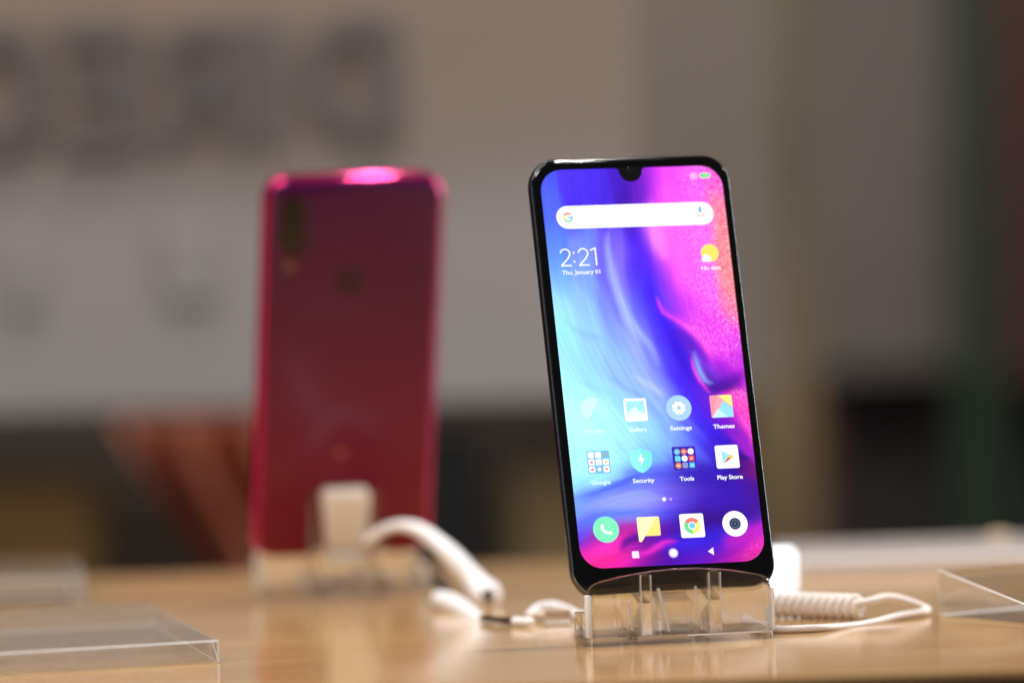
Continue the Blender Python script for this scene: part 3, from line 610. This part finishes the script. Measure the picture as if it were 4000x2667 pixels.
for txt, x, y, w, c in (('Browser', CX[0] - 0.1, -24.0, 7.6, (215, 255, 255)), ('Gallery', CX[1], -24.1, 6.5, (235, 252, 255)), ('Settings', CX[2], -24.2, 7.9, (240, 250, 255)), ('Themes', CX[3] + 0.1, -24.2, 7.8, Wt),
                     ('Google', CX[0], -42.6, 7.0, (220, 250, 255)), ('Security', CX[1], -42.6, 7.9, (240, 250, 255)), ('Tools', CX[2] + 0.1, -42.6, 5.2, Wt), ('Play Store', CX[3] + 0.1, -42.7, 9.3, Wt)):
    F = Flat(); F.text(txt, x, y, 2.1, c, 1, 0.05, 'CENTER', w); F.build('icon_label', screen)
F = Flat(); F.circle(-1.08, -49.0, 0.7, (255, 245, 255), 1); F.circle(1.25, -49.05, 0.55, (175, 150, 250), 1); F.build('page_dots', screen)
F = Flat(); F.rect(-14.9, -12.4, -69.6, -67.1, (238, 225, 255), 1, 0.3); F.circle(0.1, -68.4, 1.75, (195, 180, 245), 1); F.circle(0.1, -68.4, 1.2, (245, 240, 255), 2)
F.poly([(12.6, -68.4), (14.75, -67.0), (14.75, -69.8)], (238, 228, 255), 1); F.build('navigation_keys', screen)
# drop-shaped notch holding the selfie camera
def notch():
    pts = [(-5.9, 72.9), (-5.9, 72.66), (-5.0, 72.5), (-4.5, 72.1), (-4.3, 71.6)]
    for k in range(0, 19): a = R(188 + 164 * k / 18); pts.append((4.25 * math.cos(a), 71.7 + 4.2 * math.sin(a)))
    pts += [(4.3, 71.6), (4.5, 72.1), (5.0, 72.5), (5.9, 72.66), (5.9, 72.9)]
    bm = bmesh.new(); prism(bm, [(x * 0.001, y * 0.001) for x, y in pts], 0.00012, 0.0002); return bm
nt_ = bm_link('notch', notch(), mat('notch_black', (3, 3, 3), 0.3), phone)
bm = bmesh.new(); bmesh.ops.create_cone(bm, cap_ends=True, segments=32, radius1=0.00155, radius2=0.0014, depth=0.00008, matrix=Matrix.Translation((0, 0.0715, 0.00025)))
bm_link('camera_lens', bm, mat('lens_dark', (22, 26, 24), 0.1), nt_)
bm = bmesh.new(); box(bm, -0.0085, 0.0135, 0.07535, 0.0756, 0.00004, 0.00018); bm_link('earpiece', bm, mat('earpiece_mesh', (34, 34, 36), 0.5), phone)

# --- red phone seen from the back
RM, Rw, Ru, Rn, Rb = phone_frame(0, 0, 0, R(180 + 15), R(16.65))
rbot = Vector((-0.0732, 2.305, 0.0172)); rc = rbot + Ru * 0.0826
RM.translation = rc
red = empty('smartphone'); red.matrix_world = RM
tag(red, 'blurred glossy red smartphone seen from behind, standing at the left', 'smartphone')
M_redframe = mat('red_metal_frame', (190, 26, 96), 0.07, metal=0.75)
M_redback = ramp_mat(mat('red_gradient_back', (120, 20, 40), 0.16, metal=0.0, spec=0.35), [(0.0, (126, 3, 36)), (0.4, (108, 5, 60)), (0.75, (84, 10, 62)), (1.0, (76, 16, 74))], 1, -0.083, 0.077)
loops('frame', [(1.5, -0.75), (1.05, -0.15), (0.75, -0.1), (0.35, -0.5), (0.08, -1.2), (0, -2.2), (0, -4.4), (0.25, -5.4), (0.8, -6.3), (1.6, -7.0), (2.0, -7.1)], M_redframe, red)
loops('cover_glass', [(2.1, 0.05), (1.55, 0.0), (1.3, -0.18), (1.3, -0.5)], M_glass, red)
loops('back_panel', [(1.75, -7.0), (2.3, -7.65), (3.4, -8.0), (5.0, -8.15), (8, -8.2)], M_redback, red)
# camera island, flash, fingerprint reader (x is mirrored when seen from behind)
def disc(bm, x, y, r, z0, z1, ry=None, n=32):
    ry = ry or r
    prism(bm, [((x + r * math.cos(2 * math.pi * k / n)) * 0.001, (y + ry * math.sin(2 * math.pi * k / n)) * 0.001) for k in range(n)], z0 * 0.001, z1 * 0.001)
bm = bmesh.new()
prism(bm, [((25.5 + x) * 0.001, (58 + y) * 0.001) for x, y in rrect(4.6, 11.5, 11.5, 4.5, 8)], -0.0096, -0.0081)
ci = bm_link('camera_island', bm, mat('camera_black', (14, 13, 13), 0.35), red)
for y in (63, 53):
    bm = bmesh.new(); disc(bm, 25.5, y, 3.1, -10.0, -9.7); bm_link('lens', bm, M_glass, ci)
bm = bmesh.new(); disc(bm, 26, 41, 2.4, -8.45, -8.1); bm_link('flash', bm, mat('flash_cream', (120, 70, 62), 0.4), red)
bm = bmesh.new(); disc(bm, 1.5, 34, 5.8, -8.4, -8.1); bm_link('fingerprint_reader', bm, mat('reader_dark', (58, 14, 48), 0.2, metal=0.3), red)
bm = bmesh.new(); disc(bm, 2.5, -38, 2.6, -8.35, -8.1, 1.6); bm_link('maker_mark', bm, mat('mark_silver', (160, 72, 70), 0.4), red)

stand2 = copy_tree(stand)
stand2.location = (rbot.x, rbot.y, 0); stand2.rotation_euler = (0, 0, R(193))
tag(stand2, 'blurred clear acrylic stand under the red phone seen from behind', 'phone stand')

# ------------------------------------------------------------------ security connector, arm and cables
ctr = rbot + Ru * 0.020 + Rn * (-0.0125) + Rw * (0.0008)
conn = tag(empty('security_sensor', ctr), 'white rectangular security plug stuck low on the back of the red phone', 'sensor')
conn.matrix_world = Matrix(((Rw.x, Ru.x, Rn.x, ctr.x), (Rw.y, Ru.y, Rn.y, ctr.y), (Rw.z, Ru.z, Rn.z, ctr.z), (0, 0, 0, 1)))
bm = bmesh.new(); box(bm, -0.0092, 0.0092, -0.0145, 0.0105, -0.004, 0.0042); bevel_all(bm, 0.0018, 3); bm_link('housing', bm, mat('cream_plastic', (240, 230, 214), 0.4), conn, auto=R(40))
bm = bmesh.new(); box(bm, -0.0075, 0.0075, -0.0195, -0.0150, -0.0035, 0.003); bevel_all(bm, 0.001, 2); bm_link('plug', bm, M_white, conn, auto=R(40))
# swan-neck arm
Ya = 2.222
arm = tag(empty('security_cable', at(1930, 2375, 2.20)), 'thick white curved cable arm running from red phone down to the table', 'cable')
o0 = Vector(arm.location)
P = [at(1440, 2110, 2.240), at(1490, 2072, 2.236), at(1560, 2052, 2.230), at(1640, 2070, 2.225), at(1720, 2130, 2.22), at(1800, 2205, 2.215), at(1870, 2288, 2.21), at(1900, 2320, 2.205)]
path = catmull(P, 8); n = len(path)
rad = [0.0018 + 0.0021 * min(1, max(0, (i / (n - 1) - 0.25) / 0.4)) + 0.0020 * max(0, (i / (n - 1) - 0.75) / 0.25) for i in range(n)]
bm = bmesh.new(); tube(bm, [p - o0 for p in path], rad, 18); bm_link('neck', bm, M_white, arm, True)
bm = bmesh.new(); c = at(1906, 2320, 2.1985) - o0
bmesh.ops.create_cone(bm, cap_ends=True, segments=24, radius1=0.0024, radius2=0.0024, depth=0.0045, matrix=Matrix.Translation(c) @ Matrix.Rotation(R(90), 4, 'X')); bm_link('screw_hole', bm, M_blackmatte, arm)
P = [at(1715, 2335, 2.19), at(1780, 2362, 2.175), at(1850, 2405, 2.15), at(1872, 2412, 2.145)]
path = catmull(P, 6); bm = bmesh.new(); tube(bm, [p - o0 for p in path], [0.002 + 0.0018 * math.sin(math.pi * min(1, i / 18 + 0.2)) for i in range(len(path))], 16); bm_link('foot', bm, M_white, arm, True)
P = [at(1700, 2258, 2.24), at(1740, 2300, 2.24)]
bm = bmesh.new(); tube(bm, [p - o0 for p in catmull(P, 6)], 0.0022, 14); bm_link('underside_pad', bm, M_blackmatte, arm, True)

# jack lead from the arm towards the black phone
lead = tag(empty('jack_lead', at(2000, 2425)), 'thin white lead with dark plug lying between the two phone stands', 'cable')
o0 = Vector(lead.location)
def lead_part(name, pts, r, m):
    bm = bmesh.new(); tube(bm, [p - o0 for p in catmull(pts, 8)], r, 14); return bm_link(name, bm, m, lead, True)
lead_part('plug_shaft', [at(1884, 2412, z=0.0016), at(2000, 2424, z=0.0016)], 0.0012, mat('dark_brass', (50, 34, 22), 0.4))
lead_part('plug_tip', [at(2012, 2424, z=0.002), at(2072, 2428, z=0.002)], 0.0016, M_white)
lead_part('wire', [at(2075, 2405, z=0.0015), at(2120, 2395, z=0.003), at(2200, 2398, z=0.0018), at(2290, 2398, z=0.0014), at(2420, 2392, z=0.0014), at(2560, 2390, z=0.0014)], 0.00125, M_cord)
knot = tag(empty('cable_clip', at(2150, 2410)), 'small clear plastic cable clip lying left of the black phone stand', 'clip')
o0 = Vector(knot.location)
bm = bmesh.new()
P = [at(2070, 2400, z=0.002), at(2110, 2370, z=0.0045), at(2165, 2365, z=0.005), at(2225, 2385, z=0.003), at(2255, 2400, z=0.002)]
tube(bm, [p - o0 for p in catmull(P, 6)], 0.0017, 12); bm_link('loop', bm, M_white, knot, True)
bm = bmesh.new(); c = at(2180, 2405, z=0.003) - o0; box(bm, c.x - 0.005, c.x + 0.005, c.y - 0.003, c.y + 0.003, 0.0003, 0.0055); bevel_all(bm, 0.0008); bm_link('block', bm, M_acryl, knot, auto=R(30))

# coiled cord right of the black phone
coil = tag(empty('coiled_cord', (0.105, 2.065, 0)), 'white coiled tether cord looping on the table right of the black phone', 'cable')
o0 = Vector(coil.location)
a = Vector((0.070, 2.104, 0.0050)); b = Vector((0.1235, 2.061, 0.0046)); ax = (b - a).normalized(); side = ax.cross(Vector((0, 0, 1))).normalized(); upv = side.cross(ax)
turns = (b - a).length / 0.0036; path = []
N = int(turns * 20)
for i in range(N + 1):
    t = i / N; th = 2 * math.pi * turns * t; rr = 0.0035
    path.append(a + (b - a) * t + (side * math.cos(th) + upv * math.sin(th)) * rr)
last = path[-1]
bm = bmesh.new(); tube(bm, [p - o0 for p in path], 0.00140, 10); bm_link('coil', bm, M_cord, coil, True)
P = [last, at(3405, 2345, 2.062), at(3450, 2333, 2.066), at(3500, 2335, 2.070), at(3560, 2352, 2.074), at(3610, 2372, 2.076), at(3622, 2382, 2.072), at(3590, 2392, 2.064), at(3500, 2408, 2.052), at(3420, 2428, 2.040), at(3340, 2442, 2.030), at(3200, 2452, z=0.0013), at(3010, 2458, z=0.0013), at(2900, 2450, z=0.0013)]
bm = bmesh.new(); tube(bm, [p - o0 for p in catmull(P, 8)], 0.00145, 12); bm_link('tail', bm, M_cord, coil, True)

# blown-out white reflection, drawn as an added emissive pod behind the black phone
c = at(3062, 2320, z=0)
glow = tag(empty('reflection_glow', c), 'blown-out reflection drawn as a white pod behind the lower right corner of the black phone', 'painted highlight')
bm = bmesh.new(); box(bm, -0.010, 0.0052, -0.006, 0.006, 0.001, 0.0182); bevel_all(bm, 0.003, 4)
M_glow = mat('white_reflection_glow', (240, 245, 255), 0.4); M_glow.node_tree.nodes['Principled BSDF'].inputs['Emission Color'].default_value = (0.85, 0.92, 1, 1); M_glow.node_tree.nodes['Principled BSDF'].inputs['Emission Strength'].default_value = 1.0  # emission stands for the blown-out reflection, no light source here
bm_link('glow_block', bm, M_glow, glow, auto=R(40))
bm = bmesh.new(); box(bm, -0.008, 0.0064, -0.005, 0.005, 0.0002, 0.0012); bm_link('foot', bm, M_white, glow)  # added under the glow block, part of the drawn reflection

# ------------------------------------------------------------------ acrylic blocks on the table
def solid(name, verts, faces, m, loc, bev, label, cat='acrylic block', group='clear acrylic blocks on the table'):
    bm = bmesh.new(); vs = [bm.verts.new(Vector(v) - Vector(loc)) for v in verts]
    for f in faces: bm.faces.new([vs[i] for i in f])
    if bev:
        r = bmesh.ops.bevel(bm, geom=list(bm.edges), offset=bev, segments=1, affect='EDGES', profile=0.5)
        for f in r['faces']:
            if f.calc_area() < bev * 1.8 * max(e.calc_length() for e in f.edges): f.material_index = 1  # bevels painted white as glints along the block edges
    o = bm_link(name, bm, m, None, auto=R(30)); o.location = loc; o.data.materials.append(M_glint)
    return tag(o, label, cat, group)
BOXF = [(0, 3, 2, 1), (4, 5, 6, 7), (0, 1, 5, 4), (1, 2, 6, 5), (2, 3, 7, 6), (3, 0, 4, 7)]
# near left plate
fr = at(855, 2588); br = at(590, 2438); fl = fr + (at(0, 2640) - fr) * 1.35; bl = br + (fl - fr)
def plate(pts, h0, h1): return [Vector((p.x, p.y, h0)) for p in pts] + [Vector((p.x, p.y, h1)) for p in pts]
solid('acrylic_plate', plate([fl, fr, br, bl], 0.0003, 0.0078), BOXF, M_acryl_soft, ((fl + br) / 2), 0.00028, 'thick clear acrylic plate at the front left corner of the table')
# far left block
fr = at(335, 2372); br = at(300, 2290); fl = fr + Vector((-0.12, -0.004, 0)); bl = br + Vector((-0.12, -0.004, 0))
solid('acrylic_block', plate([fl, fr, br, bl], 0.0003, 0.012), BOXF, M_acryl_soft, ((fl + br) / 2), 0.0003, 'blurred clear acrylic block at the left edge behind the near plate')
# right wedge
p0 = at(3668, 2405); p1 = at(4000, 2440); p2 = p1 + (p1 - p0) * 0.25; back = Vector((0.12, 0.045, 0))
q0, q2 = p0, p0 + (p1 - p0) * 1.4
H0, H1 = 0.0170, 0.0040
verts = [Vector((q0.x, q0.y, .0003)), Vector((q2.x, q2.y, .0003)), Vector((q2.x + .12, q2.y + .07, .0003)), Vector((q0.x + .12, q0.y + .07, .0003)),
         Vector((q0.x, q0.y, H0)), Vector((q2.x, q2.y, H1)), Vector((q2.x + .12, q2.y + .07, H1)), Vector((q0.x + .12, q0.y + .07, H0))]
solid('acrylic_wedge', verts, BOXF, M_acryl_soft, (q0 + q2) / 2, 0.0003, 'wedge-shaped clear acrylic sign holder at the right edge of the picture')
# rear right slab
fl = at(3120, 2248); fr = fl + Vector((0.25, 0.004, 0)); bl = Vector((fl.x - 0.004, 2.452, 0)); br = Vector((fr.x, 2.462, 0))
solid('acrylic_slab', plate([fl, fr, br, bl], 0.0003, 0.0062), BOXF, seethrough(mat('frosted_acrylic', (235, 230, 232), 0.3, Transmission_Weight=0.6, IOR=1.45), 0.45), (fl + br) / 2, 0.0005, 'wide frosted acrylic slab near the rear edge of the table at right')
# small white bump on the slab
bm = bmesh.new(); c = at(3900, 2098, 2.44); bmesh.ops.create_uvsphere(bm, u_segments=20, v_segments=12, radius=0.0042); bmesh.ops.scale(bm, vec=(1.3, 1, 0.6), verts=bm.verts)
o = bm_link('cap', bm, mat('cap_beige', (190, 165, 135), 0.5), None, True); o.location = c; tag(o, 'small pale round cap lying on the frosted slab at far right', 'cap')

# ------------------------------------------------------------------ what stands behind the table
YB = 3.0
def panel(name, x0, x1, y0, y1, Y, m, parent=None, th=0.02, slant=0.0):
    """upright board facing the camera between two photo columns and two photo rows"""
    a = at(x0, y1, Y); b = at(x1, y0, Y)
    bm = bmesh.new(); box(bm, a.x, b.x, Y, Y + th, a.z, b.z)
    return bm_link(name, bm, m, parent)
wall_m = noise_mix(mat('rear_wall_paint', (120, 105, 95), 0.7), (60, 48, 38), (72, 58, 44), 2.5)
bm = bmesh.new(); box(bm, -4, 4, 5.4, 5.5, -0.75, 3); tag(bm_link('wall', bm, wall_m), kind='structure')

sign = tag(empty('sign_board', (-0.1, YB, 0.1)), 'large grey-brown board with mirrored dark letters high behind the phones', 'sign')
M_board = ramp_mat(mat('board_grey_brown', (140, 125, 115), 0.75), [(0.0, (144, 138, 135)), (0.45, (140, 132, 129)), (0.56, (129, 118, 114)), (0.62, (126, 112, 101)), (0.8, (121, 107, 95)), (1.0, (138, 115, 102))], 2, -0.08, 0.24, 0.05, 5)
def rel(o, parent):
    o.parent = parent; o.matrix_parent_inverse = Matrix.Translation(-Vector(parent.location)); return o
a = at(-900, 1612, YB); b = at(2975, -400, YB)
bm = bmesh.new(); off = Vector(sign.location)
def quad_board(bm, pts, Y0, Y1):
    v0 = [bm.verts.new(Vector((x, Y0, z)) - off) for x, z in pts]; v1 = [bm.verts.new(Vector((x, Y1, z)) - off) for x, z in pts]
    bm.faces.new(v0); bm.faces.new(v1[::-1])
    for i in range(len(pts)): bm.faces.new((v0[i], v1[i], v1[(i + 1) % len(pts)], v0[(i + 1) % len(pts)]))
p = [at(-900, 1635, YB), at(2480, 1548, YB), at(2480, -500, YB), at(-900, -500, YB)]
quad_board(bm, [(q.x, q.z) for q in p], YB, YB + 0.015); bm_link('panel', bm, M_board, sign)
M_letter = mat('letter_slate', (88, 81, 81), 0.7)
M_letter2 = mat('letter_faded', (94, 88, 90), 0.7)
def letter(ch, x0, x1, y0, y1, m):
    """block letter from broad strokes, mirrored; unit square with u to the right as printed"""
    t, th = 0.27, 0.20; shapes = []
    def rc(a, b, c, d): shapes.append([(a, c), (b, c), (b, d), (a, d)])
    def arc(cx, cy, rx, ry, a0, a1, n=14):
        for k in range(n):
            p, q = R(a0 + (a1 - a0) * k / n), R(a0 + (a1 - a0) * (k + 1.05) / n)
            shapes.append([(cx + (rx - t) * math.cos(p), cy + (ry - th) * math.sin(p)), (cx + rx * math.cos(p), cy + ry * math.sin(p)), (cx + rx * math.cos(q), cy + ry * math.sin(q)), (cx + (rx - t) * math.cos(q), cy + (ry - th) * math.sin(q))])
    if ch == 'I': rc(0.2, 0.8, 0, 1)
    elif ch == 'E': rc(0, 0.36, 0, 1); rc(0.3, 1, 0, 0.2); rc(0.3, 0.85, 0.41, 0.6); rc(0.3, 1, 0.8, 1)
    elif ch == 'D': rc(0, t, 0, 1); rc(t - 0.02, 0.42, 0, th); rc(t - 0.02, 0.42, 1 - th, 1); arc(0.4, 0.5, 0.6, 0.5, -90, 90)
    elif ch == 'R':
        rc(0, t, 0, 1); rc(t - 0.02, 0.5, 1 - 0.2, 1); rc(t - 0.02, 0.5, 0.4, 0.6); th = 0.19; t = 0.28; arc(0.48, 0.7, 0.45, 0.3, -90, 90)
        shapes.append([(0.38, 0.42), (0.68, 0.44), (1.0, 0.0), (0.66, 0.0)])
    elif ch == 'C': arc(0.5, 0.5, 0.5, 0.5, 45, 315, 26)
    pa = at(x0, y1, YB - 0.006); pb = at(x1, y0, YB - 0.006); bm = bmesh.new()
    for n, sh in enumerate(shapes):
        e = (n % 4) * 0.0003
        lo = [bm.verts.new(Vector((pa.x + (pb.x - pa.x) * (1 - u), YB - 0.006 - e, pa.z + (pb.z - pa.z) * v)) - off) for u, v in sh]
        hi = [bm.verts.new(Vector((pa.x + (pb.x - pa.x) * (1 - u), YB - 0.001, pa.z + (pb.z - pa.z) * v)) - off) for u, v in sh]
        bm.faces.new(lo); bm.faces.new(hi[::-1])
        for k in range(4): bm.faces.new((lo[k], hi[k], hi[(k + 1) % 4], lo[(k + 1) % 4]))
    o = bm_link('letter', bm, m, sign); o['label'] = 'mirrored dark letter ' + ch; return o
letter('D', 1180, 1545, 60, 545, M_letter); letter('I', 975, 1125, 70, 555, M_letter2)
letter('R', 600, 940, 85, 570, M_letter); letter('E', 235, 540, 85, 600, M_letter); letter('C', -190, 190, 90, 610, M_letter)
# faint smaller marks lower on the board
for x0, x1, y0, y1 in ((20, 150, 960, 1210), (640, 830, 900, 1180)):
    a = at(x0, y1, YB - 0.004); b = at(x1, y0, YB - 0.004)
    bm = bmesh.new(); box(bm, a.x - off.x, b.x - off.x, -0.004, -0.001, a.z - off.z, b.z - off.z); bevel_all(bm, 0.0008); bm_link('faint_mark', bm, mat('faint_grey', (138, 131, 128), 0.7), sign)

o = panel('post', 2900, 3125, -500, 2400, 3.7, ramp_mat(mat('post_olive', (110, 104, 80), 0.6), [(0, (140, 118, 86)), (0.3, (124, 108, 84)), (0.55, (104, 98, 78)), (1, (108, 102, 78))], 2, 0.02, 0.3), th=0.03)
tag(o, 'upright olive and tan post behind the right side of the black phone', 'post')
o = panel('dim_board_panel', 2300, 3000, -500, 1560, 3.45, noise_mix(mat('dim_board_panel', (118, 108, 100), 0.7), (112, 101, 92), (118, 107, 98), 4), th=0.02)  # board carried on to the right, light falloff put into its colour
tag(o, 'taupe stretch of the board with light falloff put into its colour, directly behind the black phone, left of the olive post', 'panel')
o = panel('grey_panel', 3150, 3740, -500, 1450, 4.2, noise_mix(mat('grey_panel', (100, 92, 86), 0.7), (108, 97, 91), (114, 104, 98), 4), th=0.02)
tag(o, 'dull grey panel in the background right of the olive post', 'panel')
o = panel('green_column', 3765, 3850, -500, 2500, 4.0, ramp_mat(mat('dark_green', (40, 62, 48), 0.6), [(0, (26, 52, 30)), (1, (42, 56, 42))], 2, 0.0, 0.35), th=0.03)
tag(o, 'dark green upright column at the far right of the background', 'column')
o = panel('red_panel', 3858, 4300, -500, 1480, 4.2, noise_mix(mat('maroon', (70, 36, 34), 0.7), (70, 44, 40), (84, 42, 40), 5), th=0.02)
tag(o, 'dark maroon panel at the right edge beside the green column', 'panel')
o = panel('black_cabinet', 3140, 4300, 1400, 2600, 4.26, noise_mix(mat('near_black', (30, 28, 26), 0.7), (24, 23, 22), (42, 31, 30), 6), th=0.2)
tag(o, 'near-black cabinet low in the background at the right', 'cabinet')
o = panel('maroon_panel', 3160, 3240, 1600, 2050, 3.9, mat('book_maroon', (86, 36, 40), 0.6), th=0.02)
tag(o, 'narrow dull maroon panel standing in front of the black cabinet', 'panel')
# shelf unit under the board
shelf = tag(empty('shelf_unit', (-0.1, 3.4, -0.1)), 'dark low shelf unit under the grey-brown board', 'shelf')
off2 = Vector(shelf.location)
def shelf_part(name, x0, x1, y0, y1, Y, th, m):
    a = at(x0, y1, Y); b = at(x1, y0, Y); bm = bmesh.new(); box(bm, a.x - off2.x, b.x - off2.x, Y - off2.y, Y + th - off2.y, a.z - off2.z, b.z - off2.z); return bm_link(name, bm, m, shelf)
M_dark = mat('shelf_dark', (50, 37, 26), 0.7)
shelf_part('back_board', -900, 2900, 1400, 2500, 3.60, 0.02, M_dark)
shelf_part('upper_board', -900, 2900, 1560, 1690, 3.36, 0.16, mat('shelf_top_dark', (36, 30, 26), 0.7))
o = panel('olive_box', -200, 350, 1880, 2500, 3.40, noise_mix(mat('olive_cardboard', (110, 84, 46), 0.7), (122, 90, 44), (136, 102, 54), 4), th=0.12)
tag(o, 'olive brown cardboard box on the shelf at the left edge', 'box', 'olive boxes on the shelf')
o = panel('olive_box', 2010, 2900, 1800, 2500, 3.40, noise_mix(mat('tan_cardboard', (150, 122, 84), 0.7), (160, 132, 88), (172, 146, 104), 4), th=0.12)
tag(o, 'tan brown box on the shelf between the two phones', 'box', 'olive boxes on the shelf')
o = panel('black_case', 1660, 1900, 1700, 2500, 3.36, mat('case_black', (16, 15, 14), 0.6), th=0.1)
tag(o, 'narrow black case on the shelf right of the red phone', 'case')
# slanting terracotta cloth, in folds
cl = tag(empty('cloth', (0, 3.2, 0)), 'terracotta cloth hanging in slanting folds under the board left of the red phone', 'cloth')
bm = bmesh.new(); off3 = Vector(cl.location)
NU, NV = 26, 16; rows = []
for j in range(NV + 1):
    v = j / NV; row = []
    for i in range(NU + 1):
        u = i / NU
        x = 440 + u * 760 + v * 470 * (1 - 0.5 * u); y = 1640 - 25 * u + v * 720
        row.append(bm.verts.new(at(x, y, 3.12 + 0.014 * math.sin(u * 17)) - off3))
    rows.append(row)
for a, b in zip(rows, rows[1:]):
    for i in range(NU): bm.faces.new((a[i], a[i + 1], b[i + 1], b[i]))
bmesh.ops.solidify(bm, geom=list(bm.faces), thickness=0.003)
bm_link('folds', bm, noise_mix(mat('terracotta', (150, 80, 55), 0.8), (222, 124, 92), (238, 172, 142), 30, 2, (1, 1, 0.35)), cl, True)
